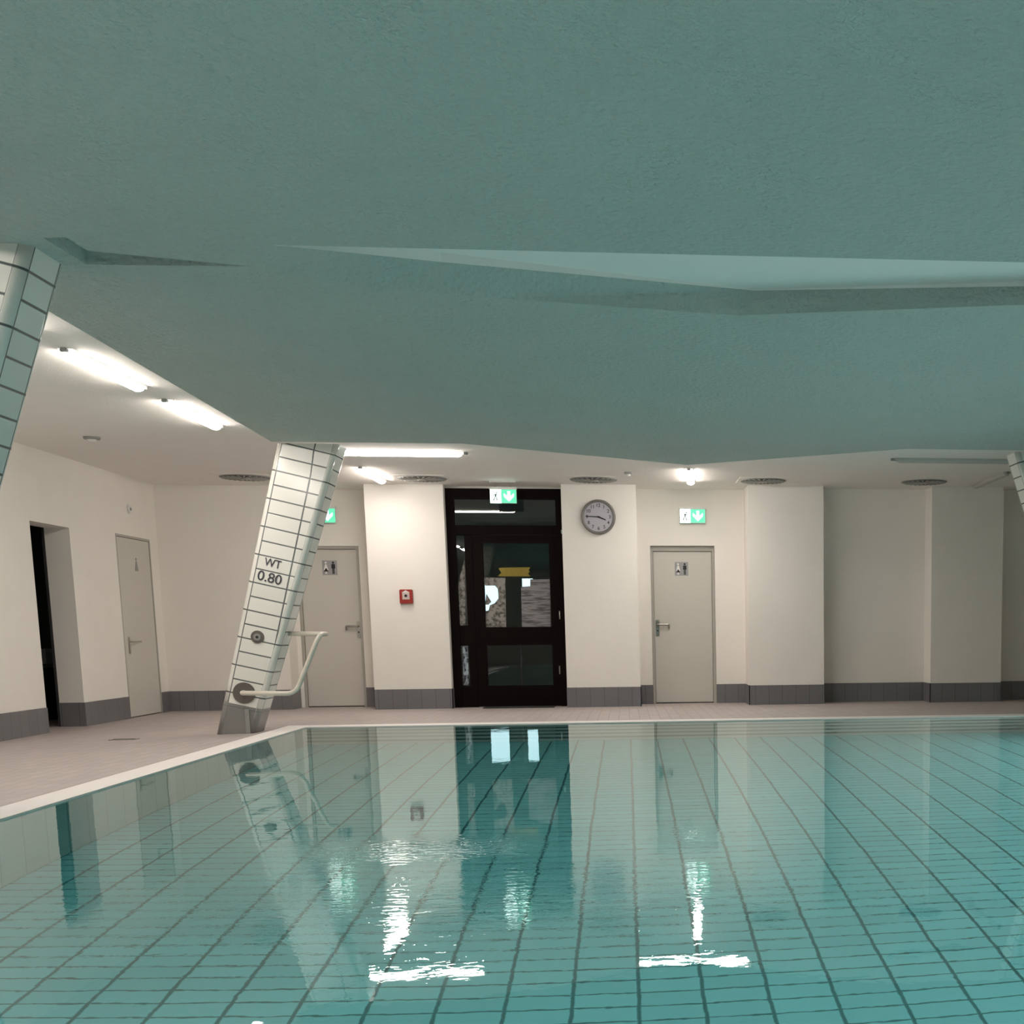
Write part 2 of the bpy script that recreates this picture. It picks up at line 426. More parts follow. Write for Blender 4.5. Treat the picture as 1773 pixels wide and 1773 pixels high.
mb = MB(); mb.box(xw(786), xw(955), YL+.12, YL+.14, zl0-.05, zl1+.05)
tag(mb.build('window_1', M['outdoor']), kind='structure')

# ------------------------------------------------------------------ ceiling with the hung folded panel over the pool
hx0, hx1, hy0, hy1 = -3.1, 4.5, 6.5, 8.4; ZH = 3.15
mb = MB()
for a in ((XL-TL, XR+.2, -5.2, hy0), (XL-TL, XR+.2, hy1, YB), (XL-TL, hx0, hy0, hy1), (hx1, XR+.2, hy0, hy1)):
    mb.box(a[0], a[1], a[2], a[3], ZC, ZC+.2)
mb.box(hx0-.02, hx1+.02, hy0-.02, hy1+.02, ZH, ZC+.2, mi=1)
tag(mb.build('ceiling', [M['ceiling'], M['lid']]), kind='structure')

def P(px, py, z=ZP):
    v = at(px, py, 2, z); return (v.x, v.y, v.z)
MIR = lambda p: (1.42-p[0], p[1], p[2])
bm = bmesh.new()
vcache = {}
def V(p):
    k = tuple(round(c, 4) for c in p)
    if k not in vcache: vcache[k] = bm.verts.new(p)
    return vcache[k]
fl = (-3.57, 13.70, ZP); v0 = (-1.66, 13.68, ZP); tip = tuple(at(1190, 805, 2, 2.915)); v1 = MIR(v0); fr = MIR(fl)
outer = [(-3.30, -4.9, ZP), (-3.43, 8.335, ZP), fl, v0, v1, fr, MIR((-3.43, 8.335, ZP)), MIR((-3.30, -4.9, ZP))]
wedge = [P(75, 412), P(115, 411), P(150, 434), P(430, 461), P(150, 458)]
wedgeR = [MIR(p) for p in wedge][::-1]
Apts = [P(436, 463), P(632, 496), P(865, 516), P(1275, 546), (2.58, 7.60, ZP), MIR(P(470, 463))]
Bpts = [P(470, 424), tuple(at(640, 441, 2, 3.05)), tuple(at(764, 453.6, 2, 3.10)), tuple(at(1306, 503, 2, 3.145)), (2.58, 7.70, 3.12), MIR(P(470, 424))]
hole = [P(470, 423.5)] + [(2.16, 6.77, ZP), MIR(P(470, 424))] + Apts[::-1][0:]
hole = [P(470, 424), (2.16, 6.78, ZP), MIR(P(470, 424))] + Apts[::-1]
def loop_edges(pts):
    vs = [V(p) for p in pts]; es = []
    for i in range(len(vs)):
        a, b = vs[i], vs[(i+1) % len(vs)]
        e = bm.edges.get((a, b)) or bm.edges.new((a, b)); es.append(e)
    return es
E_ = []
for lp in (outer, wedge, wedgeR, hole): E_ += loop_edges(lp)
bmesh.ops.triangle_fill(bm, edges=E_, use_beauty=True, normal=(0, 0, -1))
def up_wall(p, q, z):
    bm.faces.new([V(p), V(q), V((q[0], q[1], z)), V((p[0], p[1], z))])
for i in range(len(outer)):
    a, b = outer[i], outer[(i+1) % len(outer)]
    if (a, b) == (v0, v1): continue
    up_wall(a, b, ZC)
bm.faces.new([V(v0), V(tip), V(v1)])
up_wall(v0, tip, ZC); up_wall(tip, v1, ZC)
for lp in (wedge, wedgeR):
    for i in range(len(lp)): up_wall(lp[i], lp[(i+1) % len(lp)], ZH)
for a, b in ((hole[0], hole[1]), (hole[1], hole[2])): up_wall(a, b, ZH)
for i in range(len(Apts)-1):
    bm.faces.new([V(Apts[i]), V(Apts[i+1]), V(Bpts[i+1]), V(Bpts[i])])
    up_wall(Bpts[i], Bpts[i+1], ZH); bm.faces.ensure_lookup_table(); bm.faces[-1].material_index = 1
bmesh.ops.recalc_face_normals(bm, faces=bm.faces)
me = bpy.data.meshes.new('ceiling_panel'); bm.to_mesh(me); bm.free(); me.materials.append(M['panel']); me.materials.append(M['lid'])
o = bpy.data.objects.new('ceiling_panel', me); COL.objects.link(o); tag(o, kind='structure')

# ------------------------------------------------------------------ slanted tiled columns
ROWZ = .306
def make_column(label):
    B0 = (-4.325, -3.935, 13.72, 14.12); T0 = (-3.55, -2.925, 13.80, 14.20)
    root = empty('tiled_column', (-4.14, 13.9, 0), label, 'column', 'slanted tiled columns around the pool')
    R = .055; ROW0 = ROWZ
    def corners(z):
        k = z/ZP; x0, x1, y0, y1 = [a+(b-a)*k for a, b in zip(B0, T0)]
        return x0, x1, y0, y1
    TT = math.tan(math.radians(12.5))
    def sec(z):
        f = 0.0 if z > ZP-.01 or z < 0 else (.5 if z < .3 else 1.0)
        out = []
        for ci, a0 in enumerate((PI, 1.5*PI, 0, .5*PI)):
            for j in range(6):
                a = a0 + j/5*PI/2
                zz = z
                for _ in range(3):
                    x0, x1, y0, y1 = corners(zz)
                    cx = (x0+R, x1-R, x1-R, x0+R)[ci]; cy = (y0+R, y0+R, y1-R, y1-R)[ci]
                    x, y = cx+R*math.cos(a), cy+R*math.sin(a)
                    zz = z - f*(x-x0)*TT
                out.append((x, y, zz, j/5, (x-x0)*TT))
        return out
    def shell(name, za, zb, n, kind, zoff=0):
        bm = bmesh.new(); uvl = bm.loops.layers.uv.new('tile')
        zs = [za+(zb-za)*i/n for i in range(n+1)]
        secs = [sec(z) for z in zs]
        rows = [[bm.verts.new(p[:3]) for p in s] for s in secs]
        N_ = len(rows[0])
        for i in range(n):
            for k in range(N_):
                k2 = (k+1) % N_
                face = bm.faces.new((rows[i][k], rows[i][k2], rows[i+1][k2], rows[i+1][k]))
                corner = (k % 6) != 5; side = k//6           # side 0: after corner 0 -> front face
                if kind == 'base': face.material_index = 0
                else: face.material_index = 2 if corner else (0 if side in (0, 2) else 1)
                for l, (ii, kk) in zip(face.loops, ((i, k), (i, k2), (i+1, k2), (i+1, k))):
                    p = secs[ii][kk]; z = (p[2]+p[4]-ROW0)*1.075
                    if corner: u = p[3] if not (kk == k2 and p[3] == 0) else 1.0
                    else:
                        st = secs[ii][k]; u = math.hypot(p[0]-st[0], p[1]-st[1]) if kk != k else 0.0
                        if side in (1, 3): u += 0.0
                    l[uvl].uv = (u, z)
                face.smooth = corner
        for ring_ in (rows[0][::-1], rows[-1]): bm.faces.new(ring_)
        me = bpy.data.meshes.new(name); bm.to_mesh(me); bm.free()
        for mt in ([M['col_base']] if kind == 'base' else [M['col_tile'], M['col_side'], M['col_corner']]): me.materials.append(mt)
        me.transform(Matrix.Translation(-Vector(root.location)))
        o = bpy.data.objects.new(name, me); COL.objects.link(o); o.parent = root
        return o
    shell('shaft', .34, ZP, 12, 'tile', .36)
    bs = shell('base', -.03, .34, 2, 'base')
    bs['label'] = 'grey tiled foot of the column'
    return root, corners
colA, ccorn = make_column('slanted white tiled column lettered WT 0.80, with a bent rail')
nearcol = copy_tree(colA); nearcol.location = Vector(colA.location) + Vector((0.0, -6.80, 0))
nearcol['label'] = 'nearest slanted tiled column, cut off by the left photo edge'
rightcol = copy_tree(colA); rightcol.location = Vector((1.42+4.14, 13.9, 0)); rightcol.scale = (-1, 1, 1)
rightcol['label'] = 'slanted tiled column only just showing at the right photo edge'
def yface(z): return ccorn(z)[2]
def onface(px, py):
    Y = 13.75
    for _ in range(6): v = at(px, py, 1, Y); Y = yface(v.z)
    return at(px, py, 1, Y)
fv = onface(450, 985)                 # lettering on the front face
c0, c1 = Vector((-4.325, 13.72, 0)), Vector((-3.55, 13.80, ZP))
axis_up = (c1-c0).normalized(); axis_up = Vector((axis_up.x, axis_up.y, axis_up.z)).normalized()
xax = Vector((1, 0, 0)); 
def facemat(p, off=.004):
    n = Vector((0, -1, .03)).normalized(); x = Vector((1, 0, 0)); 
    y = axis_up; M_ = Matrix((( x.x, y.x, n.x, p.x), (x.y, y.y, n.y, p.y-off), (x.z, y.z, n.z, p.z), (0, 0, 0, 1)))
    return M_
def facemat2(p, off=.004):      # lettering rides up to the left like the tile rows in the photo
    n = Vector((0, -1, .03)).normalized(); y = axis_up; x = y.cross(n).normalized()
    return Matrix(((x.x, y.x, n.x, p.x), (x.y, y.y, n.y, p.y-off), (x.z, y.z, n.z, p.z), (0, 0, 0, 1)))
text_mesh('lettering', 'WT', .120, M['lettering'], colA, facemat2(onface(472.5, 976)) @ Matrix.Diagonal((.86, 1, 1, 1)))
text_mesh('lettering', '0.80', .145, M['lettering'], colA, facemat2(onface(467, 1001)))
# push button
pb = onface(446, 1103); r_ = 10.5/F*pb.y
bt = MB().cyl((pb.x, pb.z), 1, r_, pb.y+.01, pb.y-.012).build('button_plate', M['darksteel'], colA)
MB().cyl((pb.x, pb.z), 1, r_*.55, pb.y-.01, pb.y-.022).build('push_button', M['grey'], bt)
MB().cyl((pb.x, pb.z), 1, r_*.2, pb.y-.02, pb.y-.03).build('button_centre', M['ink'], bt)
# drain pipe in the column foot
a_, b_ = at(428, 1228, 1, 13.72), at(428, 1268, 1, 13.71)
MB().box(a_.x-.022, a_.x+.022, 13.70, 13.74, 0, a_.z).build('drain_pipe', M['grey'], colA)
# bent rail bolted to the column
rc = onface(423, 1200)
rail = empty('handrail', (rc.x, rc.y, rc.z), 'bent cream tube handrail on the round flange of the lettered column', 'handrail')
MB().cyl((rc.x, rc.z), 1, 17.5/F*rc.y, rc.y-.001, rc.y-.016, 40).build('flange', M['darksteel'], rail)
YR = rc.y-.10
q = [at(418, 1200, 1, YR), at(512, 1201, 1, YR), at(553, 1098, 1, YR)]
q3 = at(500, 1097, 1, 13.96)
tm = plain('rail_enamel', (.72, .66, .58), .3)
MB().tube([(q[0].x, rc.y-.01, q[0].z), q[0], q[1], q[2], (q[2].x+.02, 13.93, q[2].z), q3], 0.025, bend=.10, n=14).build('rail_tube', tm, rail)

# ------------------------------------------------------------------ doors
def pict(parent, cx, y, cz, s, axis='y', which='both'):
    """toilet pictogram plate facing -y"""
    pl = MB().box(cx-s, cx+s, y-.004, y, cz-s, cz+s).build('pictogram_plate', M['signgrey'], parent)
    h = s*.95
    def figure(x, mat, skirt, name):
        mb = MB(); yy0, yy1 = y-.007, y-.004
        mb.cyl((x, cz+h*.72), 1, s*.15, yy0, yy1, 16)
        if skirt:
            mb.prism([(x-s*.10, cz+h*.5), (x+s*.10, cz+h*.5), (x+s*.34, cz-h*.35), (x-s*.34, cz-h*.35)], 1, yy0, yy1)
        else:
            mb.prism([(x-s*.24, cz+h*.52), (x+s*.24, cz+h*.52), (x+s*.26, cz-h*.12), (x+s*.15, cz-h*.12), (x-s*.15, cz-h*.12), (x-s*.26, cz-h*.12)], 1, yy0, yy1)
        mb.box(x-s*.14, x-s*.02, yy0, yy1, cz-h*.9, cz-h*.1); mb.box(x+s*.02, x+s*.14, yy0, yy1, cz-h*.9, cz-h*.1)
        return mb.build(name, mat, pl)
    figure(cx-s*.5, M['white'], True, 'woman_pictogram')
    MB().prism([(cx-s*.82, cz-h*.55), (cx-s*.5, cz-h*.08), (cx-s*.18, cz-h*.55)], 1, y-.010, y-.0071).build('skirt_mark', M['ink'], pl)
    figure(cx+s*.48, M['ink'], False, 'man_pictogram')
    return pl

def lever(parent, x, y, z, d, plate=True, L_=.17):
    h = MB().box(x-.028, x+.028, y-.012, y, z-.14, z+.10).build('door_handle', M['metal'], parent, bevel=.005)
    MB().tube([(x, y-.005, z+.03), (x, y-.055, z+.03), (x+d*L_, y-.055, z+.03), (x+d*L_, y-.02, z-.02)], .015, bend=.02, n=10).build('lever', M['metal'], h)
    MB().cyl((x, z-.06), 1, .012, y-.016, y-.012, 16).build('keyhole', M['ink'], h)
    return h

def flat_door(name, x0, x1, y, z1, hx, hz, hdir, sx, sz, s, header=0.0):
    root = empty(name, ((x0+x1)/2, y, ZF), None, None); tag(root, kind='structure')
    f = .035
    fr = MB(); fr.box(x0, x0+f, y-.03, y+.04, ZF, z1); fr.box(x1-f, x1, y-.03, y+.04, ZF, z1); fr.box(x0+f, x1-f, y-.03, y+.04, z1-f-header, z1)
    fr.build('door_frame', M['door_frame'], root)
    MB().box(x0+f+.004, x1-f-.004, y, y+.04, ZF+.015, z1-f-header-.006).build('door_leaf', M['door'], root, bevel=.003)
    MB().box(x0+f, x1-f, y+.01, y+.03, ZF, ZF+.013).build('threshold', M['dark_gap'], root)
    lever(root, hx, y, hz, hdir)
    pict(root, sx, y, sz, s)
    return root
yl = Y0b+.05
h = at(621, 1084, 1, yl); p_ = at(571, 983, 1, yl)
flat_door('door_3', dLa+.004, dLb-.004, yl, hdL-.004, h.x, h.z-.03, -1, p_.x, p_.z, .105)
yr = Y3+.10
h = at(1135, 1085, 1, yr); p_ = at(1180, 985, 1, yr)
flat_door('door_5', dRa+.004, dRb-.004, yr, hdR-.004, h.x+.03, h.z, 1, p_.x, p_.z, .10, header=.035)

# door in the left wall (faces +x)
root = tag(empty('door_2', (XL, (yd0+yd1)/2, ZF), None, None), kind='structure')
xf = XL-.03
fr = MB(); fr.box(xf-.04, XL+.002, yd0, yd0+.03, ZF, zd); fr.box(xf-.04, XL+.002, yd1-.03, yd1, ZF, zd); fr.box(xf-.04, XL+.002, yd0+.03, yd1-.03, zd-.03, zd)
fr.build('door_frame', M['door_frame'], root)
MB().box(xf-.04, xf+.025, yd0+.036, yd1-.036, ZF+.012, zd-.036).build('door_leaf', M['door'], root, bevel=.003)
hp = at(222, 1111, 0, xf+.025)
hh = MB().box(xf+.025, xf+.037, hp.y+.00, hp.y+.045, hp.z-.16, hp.z+.06).build('door_handle', M['metal'], root, bevel=.004)
MB().tube([(xf+.03, hp.y+.022, hp.z), (xf+.08, hp.y+.022, hp.z), (xf+.08, hp.y+.30, hp.z)], .011, bend=.02, n=10).build('lever', M['metal'], hh)
sp_ = at(236, 977, 0, xf+.026)
mbp = MB(); X0_, X1_ = xf+.025, xf+.029
mbp.cyl((sp_.y, sp_.z+.065), 0, .02, X0_, X1_, 16)
mbp.prism([(sp_.y-.012, sp_.z+.04), (sp_.y+.012, sp_.z+.04), (sp_.y+.06, sp_.z-.09), (sp_.y-.06, sp_.z-.09)], 0, X0_, X1_)
mbp.build('pictogram', M['grey'], root)

# open doorway: only its reveal is seen
root = tag(empty('door_1', (XL-TL, (yo0+yo1)/2, ZF), None, None), kind='structure')
MB().box(XL-TL-.03, XL-TL+.0, yo0-.05, yo0, ZF, zo).build('door_frame', M['dark_gap'], root)
MB().box(XL-TL-.03, XL-TL+.0, yo1, yo1+.05, ZF, zo).build('door_frame', M['dark_gap'], root)

# dark wooden entrance door with glazing
dk = tag(empty('door_4', ((xs1b+xs2a)/2, Yd, ZF), None, None), kind='structure')
def Z(px, py): return at(px, py, 1, Yd).z
def XD(px, py): return at(px, py, 1, Yd).x
fx0, fx1 = XD(779.5, 1040), XD(976.5, 1040)
ft = 0.05
gx0, gx1 = XD(787, 888), XD(962, 888)              # transom glass
zt1, zt0 = Z(871, 865), Z(871, 910)
sx0, sx1 = XD(792.5, 1000), XD(807, 1000)          # side light
zs1, zs0 = Z(800, 927), Z(805, 1083)
lx0, lx1 = XD(838.5, 1010), XD(952.5, 1010)        # leaf glass
zu1, zu0 = Z(895, 941), Z(898, 1085.5)
zl1_, zl0_ = Z(900, 1117), Z(900, 1186.5)
ztop = hdD-.005
mb = MB()
y0, y1 = Yd-.05, Yd+.05
mb.box(xs1b+.002, gx0, y0, y1, ZF, ztop); mb.box(gx1, xs2a-.002, y0, y1, ZF, ztop); mb.box(gx0, gx1, y0, y1, zt1, ztop)
mb.box(gx0, gx1, y0, y1, Z(871, 926), zt0)
mb.build('door_frame', M['wood'], dk)
zh = Z(871, 926)-.002
xm = XD(822, 1040)                                  # joint between side light and leaf
mb = MB()                                           # side light frame
yy0, yy1 = Yd-.03, Yd+.03
mb.box(gx0, sx0, yy0, yy1, ZF, zh); mb.box(sx1, xm-.003, yy0, yy1, ZF, zh)
mb.box(sx0, sx1, yy0, yy1, zs1, zh); mb.box(sx0, sx1, yy0, yy1, zl1_, zs0); mb.box(sx0, sx1, yy0, yy1, ZF, zl0_)
mb.build('side_light_frame', M['wood'], dk)
mb = MB()
mb.box(xm+.003, lx0, yy0-.01, yy1, ZF+.01, zh-.004); mb.box(lx1, gx1-.002, yy0-.01, yy1, ZF+.01, zh-.004)
mb.box(lx0, lx1, yy0-.01, yy1, zu1, zh-.004); mb.box(lx0, lx1, yy0-.01, yy1, zl1_, zu0); mb.box(lx0, lx1, yy0-.01, yy1, ZF+.01, zl0_)
xmid = XD(903, 1150)
leaf = mb.build('door_leaf', M['wood'], dk)
for (a, b, c, d, par) in ((gx0, gx1, zt0, zt1, dk), (sx0, sx1, zs0, zs1, dk), (sx0, sx1, zl0_, zl1_, dk), (lx0, lx1, zu0, zu1, leaf), (lx0, lx1, zl0_, zl1_, leaf)):
    MB().box(a, b, Yd-.004, Yd+.004, c, d).build('glass_pane', M['glass'], par)
MB().box(xmid-.012, xmid+.012, Yd-.02, Yd-.005, zl0_, zl1_).build('glazing_bar', M['black'], leaf)
hq = at(975, 921, 1, y0-.02)
MB().box(hq.x-.03, hq.x+.02, y0-.05, y0, hq.z-.03, hq.z+.03).build('hinge_cap', M['chrome'], dk, bevel=.006)
for py in (1065, 1160):
    hq = at(969, py, 1, y0-.01)
    MB().cyl((hq.x, y0-.008), 2, .010, hq.z-.06, hq.z+.06, 12).build('hinge', M['metal'], leaf)
MB().box(lx0-.05, lx1+.02, y0-.34, y0-.03, ZF-.004, ZF+.012).build('door_mat', M['dark_gap'])
tag(bpy.data.objects['door_mat'], 'thin black mat lying before the dark glazed door', 'mat')

# sheets and yellow tape on the glass of the dark door
YG = Yd-.005
def sheet(name, pts, mat, label, cat, group=None, y=YG, th=.002):
    poly = [(at(px, py, 1, y).x, at(px, py, 1, y).z) for px, py in pts]
    o = MB().prism(poly, 1, y-th, y-.0002).build(name, mat)
    return tag(o, label, cat, group)
sheet('notice_sheet', [(918, 1003), (952.5, 1003), (953.5, 1086.4), (904, 1086.4), (902, 1016), (918, 1015)], M['paper_lines'],
      'grey printed sheet of text lines right of the gap in the dark door glass', 'notice')
sheet('picture_sheet', [(837, 1000), (858, 1000), (875, 1001), (876.5, 1086.4), (841, 1086.4), (841, 1058), (846, 1057), (848, 1048), (857, 1044), (863, 1036), (862, 1020), (857, 1014), (840, 1014)], M['paper_photo'],
      'torn grey picture sheet with a bright cut-out at the left of the dark door glass', 'poster')
sheet('paper_strip', [(842, 1028), (851, 1042), (846, 1047), (840, 1047)], M['paper_photo'],
      'small grey paper scrap inside the bright cut-out of the torn sheet', 'paper')
sheet('side_poster', [(804.5, 968), (806, 1083), (796.5, 1083), (793.5, 1008)], M['paper_photo'],
      'tall narrow grey poster behind the upper side glass of the dark door', 'poster', y=YG)
sheet('window_glimpse', [(801, 1119), (810, 1118), (812, 1186), (803, 1186)], M['pale_glimpse'],
      'pale blue sheet imitating the bright window seen through the lower side glass of the dark door', 'paper', y=YG)  # made-up sheet, painted like the daylight glimpsed through this pane
sheet('yellow_sign', [(863, 984), (868, 983), (919, 982), (915, 987), (918, 990), (914, 993), (919, 998), (861, 998), (868, 992)], M['yellow'],
      'dull yellow tape sign stuck across the dark door glass', 'sign', y=YG, th=.003)

# ------------------------------------------------------------------ exit signs
def exit_sign(cx, y, cz, w_, h_, label, hang=False):
    root = empty('exit_sign', (cx, y, cz), label, 'exit sign', 'lit green exit signs')
    x0, x1, z0, z1 = cx-w_/2, cx+w_/2, cz-h_/2, cz+h_/2
    MB().box(x0-.008, x1+.008, y-.03, y+.03, z1, z1+.03).build('housing', M['white'], root, bevel=.004)
    MB().box(x0, x1, y-.008, y+.008, z0, z1).build('acrylic_panel', M['signglow'], root)
    xm_ = x0+w_*.42
    a = MB().box(x0+.004, xm_, y-.012, y-.008, z0+.006, z1-.004).build('pictogram_field', M['signwhite'], root)
    b = MB().box(xm_, x1-.004, y-.012, y-.008, z0+.006, z1-.004).build('arrow_field', M['green'], root)
    # running figure
    mx = (x0+xm_)/2; k = h_*.34; yy = y-.0121
    mb = MB(); mb.cyl((mx+k*.25, cz+k*.75), 1, k*.17, yy-.003, yy, 14)
    for pts in ([(-.15, .5), (.3, .55), (.15, -.1), (-.2, -.1)], [(-.2, -.1), (.0, -.1), (-.35, -1.0), (-.6, -.9)], [(0, -.1), (.2, -.1), (.45, -.85), (.2, -.95)], [(.25, .5), (.3, .3), (.7, .1), (.75, .25)], [(-.15, .5), (-.15, .3), (-.6, .0), (-.65, .15)]):
        mb.prism([(mx+u*k, cz+v*k) for u, v in pts], 1, yy-.003, yy)
    mb.build('running_figure', M['ink'] if False else plain('figure_grey', (.16, .22, .2), .6), a)
    ax = (xm_+x1)/2; mb = MB(); k = h_*.38
    mb.prism([(ax-k*.25, cz+k*.95), (ax+k*.25, cz+k*.95), (ax+k*.25, cz-k*.2), (ax-k*.25, cz-k*.2)], 1, yy-.003, yy)
    mb.prism([(ax, cz-k*.95), (ax+k*.95, cz+.0), (ax+k*.95, cz+k*.55), (ax, cz-k*.25), (ax-k*.95, cz+k*.55), (ax-k*.95, cz)], 1, yy-.003, yy)
    mb.build('arrow', M['signwhite'], b)
    if hang:
        for s in (-1, 1): MB().cyl((cx+s*w_*.3, y), 2, .006, z1+.03, ZC, 8).build('hanger', M['metal'], root)
        MB().box(x0, x1, y-.03, y+.03, ZC-.014, ZC).build('ceiling_plate', M['white'], root)
    else:
        for s in (-1, 1): MB().box(cx+s*w_*.42-.012, cx+s*w_*.42+.012, y+.03, y+.06, z1+.004, z1+.024).build('bracket', M['metal'], root)
    return root
ys = Y3-.06; c = at(1199, 892.5, 1, ys)
exit_sign(c.x, ys, c.z-.01, 43/F*ys, 23/F*ys, 'lit green exit sign on the wall above the right toilet door')
ys = Y0b-.06; c = at(557, 891.5, 1, ys)
exit_sign(c.x, ys, c.z-.01, 43/F*ys, 23/F*ys, 'lit green exit sign half hidden behind the lettered column')
ys = 18.0; c = at(871.5, 859.5, 1, ys)
exit_sign(c.x, ys, c.z, 43/F*ys, 22.5/F*ys, 'lit green exit sign hanging from the ceiling before the dark door', hang=True)

# ------------------------------------------------------------------ clock, alarm, sensor
c = at(1036, 895, 1, Y2-.05); R = 28.5/F*Y2
clk = empty('wall_clock', (c.x, Y2, c.z), 'round grey wall clock showing a quarter to four', 'clock')
bm_ = MB()
prof = [(R, Y2), (R, Y2-.045), (R*.985, Y2-.06), (R*.90, Y2-.062), (R*.845, Y2-.05), (R*.845, Y2-.035)]
n = 64; rr = [[bm_.bm.verts.new((c.x+r*math.cos(2*PI*i/n), y, c.z+r*math.sin(2*PI*i/n))) for i in range(n)] for r, y in prof]
for A, B in zip(rr, rr[1:]):
    for i in range(n):
        f = bm_.bm.faces.new((A[i], A[(i+1) % n], B[(i+1) % n], B[i])); f.smooth = True
bm_.bm.faces.new(rr[0])
case_m = plain('clock_case', (.20, .19, .18), .35, .3)
bm_.build('case', case_m, clk)
face = MB().cyl((c.x, c.z), 1, R*.85, Y2-.034, Y2-.038, 64).build('dial', M['clockface'], clk)
for i in range(1, 13):
    a = PI/2-i*PI/6; r = R*.66
    mt_ = Matrix.Translation((c.x+r*math.cos(a), Y2-.0395, c.z+r*math.sin(a))) @ Matrix.Rotation(PI/2, 4, 'X')
    text_mesh('numeral', str(i), R*.27, M['ink'], face, mt_, extrude=.001)
def hand(name, deg, L_, wd, y):
    a = math.radians(90-deg); ux, uz = math.cos(a), math.sin(a); nx, nz = -uz, ux
    pts = [(c.x-ux*L_*.15+nx*wd, c.z-uz*L_*.15+nz*wd), (c.x+ux*L_+nx*wd*.6, c.z+uz*L_+nz*wd*.6), (c.x+ux*L_-nx*wd*.6, c.z+uz*L_-nz*wd*.6), (c.x-ux*L_*.15-nx*wd, c.z-uz*L_*.15-nz*wd)]
    MB().prism(pts, 1, y-.002, y).build(name, M['ink'], clk)
hand('hour_hand', 112, R*.46, R*.05, Y2-.042); hand('minute_hand', 273, R*.74, R*.035, Y2-.045)
MB().cyl((c.x, c.z), 1, R*.05, Y2-.038, Y2-.05, 16).build('hub', M['ink'], clk)

c = at(703.5, 1033, 1, Y1-.02); s = 10.5/F*Y1
al = empty('fire_alarm_button', (c.x, Y1, c.z), 'small square red fire alarm call point on the white wall', 'fire alarm')
MB().box(c.x-s, c.x+s, Y1-.05, Y1, c.z-s*1.1, c.z+s*1.1).build('case', M['red'], al, bevel=.008)
pane = MB().box(c.x-s*.55, c.x+s*.55, Y1-.056, Y1-.05, c.z-s*.45, c.z+s*.7).build('label_field', plain('alarm_white', (.62, .5, .46), .4), al)
MB().prism([(c.x-s*.6, c.z+s*.62), (c.x, c.z+s*.98), (c.x+s*.6, c.z+s*.62)], 1, Y1-.057, Y1-.0501).build('house_symbol', M['white'], al)
MB().cyl((c.x, c.z+s*.12), 1, s*.22, Y1-.062, Y1-.056, 20).build('push_button', M['ink'], pane)

c = at(222.5, 881.5, 0, XL)
sn = empty('wall_sensor', (XL, c.y, c.z), 'tiny pale sensor high on the left wall above the door', 'sensor')
MB().cyl((c.y, c.z), 0, .06, XL, XL+.025, 24, r2=.05).build('case', M['white'], sn)
MB().cyl((c.y, c.z), 0, .02, XL+.025, XL+.032, 16).build('lens', M['grey'], sn)

def detector(p, r, label, cat='smoke detector'):
    d = empty('smoke_detector', (p.x, p.y, ZC), label, cat)
    MB().cyl((p.x, p.y), 2, r, ZC, ZC-.022, 28, r2=r*.92).build('base', M['grey'], d)
    MB().cyl((p.x, p.y), 2, r*.6, ZC-.022, ZC-.05, 24, r2=r*.35).build('head', M['white'], d)
detector(at(159, 757, 2, ZC), .085, 'small round ceiling detector left of the two slanting lamps')
detector(at(1088, 818, 2, ZC), .055, 'tiny ceiling detector above the clock, before the back wall')

c = at(215, 1280, 2, -.02)
fd = empty('floor_drain', (c.x, c.y, -.022), 'thin dark drain slot in the left deck', 'drain')
MB().box(c.x-.13, c.x+.13, c.y-.06, c.y+.06, -.028, -.018).build('grate', M['metal'], fd)
MB().box(c.x-.11, c.x+.11, c.y-.03, c.y+.03, -.019, -.0165).build('slot', M['black'], fd)

# ------------------------------------------------------------------ ceiling vents (swirl diffusers)
def make_vent(x, y, r, label):
    v = empty('ceiling_vent', (x, y, ZC), label, 'air vent', 'round swirl air vents in the ceiling')
    MB().box(x-r*1.08, x+r*1.08, y-r*1.08, y+r*1.08, ZC-.006, ZC).build('plate', M['ceiling'], v)
    MB().cyl((x, y), 2, r, ZC-.008, ZC-.018, 48, r2=r*.96).build('rim', M['grey'], v)
    MB().cyl((x, y), 2, r*.93, ZC-.018, ZC-.0195, 48).build('duct_opening', M['black'], v)
    mb = MB(); k = 24
    for i in range(k):
        a = 2*PI*i/k; da = .075
        pts = []
        for rad, off in ((.22, 0), (.92, .18), (.92, .18+da*1.1), (.22, .14)):
            pts.append((x+r*rad*math.cos(a+off), y+r*rad*math.sin(a+off)))
        mb.prism(pts, 2, ZC-.026, ZC-.020)
    mb.build('vanes', M['ventgrey'], v)
    MB().cyl((x, y), 2, r*.2, ZC-.0195, ZC-.035, 24).build('hub', M['ventgrey'], v)
    return v
VP_ = [(425, 825.5, 'leftmost round ceiling vent, left of the lettered column'), (731, 827.5, 'round ceiling vent lit by the short slanting lamp beside it'),
       (1028, 829.5, 'round ceiling vent just above the wall clock'), (1321, 831.5, 'round ceiling vent right of the short lamp over the right toilet door'),
       (1600, 833.5, 'rightmost round ceiling vent, in the dim right part of the room')]
vr = .325; first = None
for px, py, lab in VP_:
    p = at(px, py, 2, ZC)
    if first is None: first = make_vent(p.x, p.y, vr, lab)
    else:
        v = copy_tree(first); v.location = (p.x, p.y, ZC); v['label'] = lab

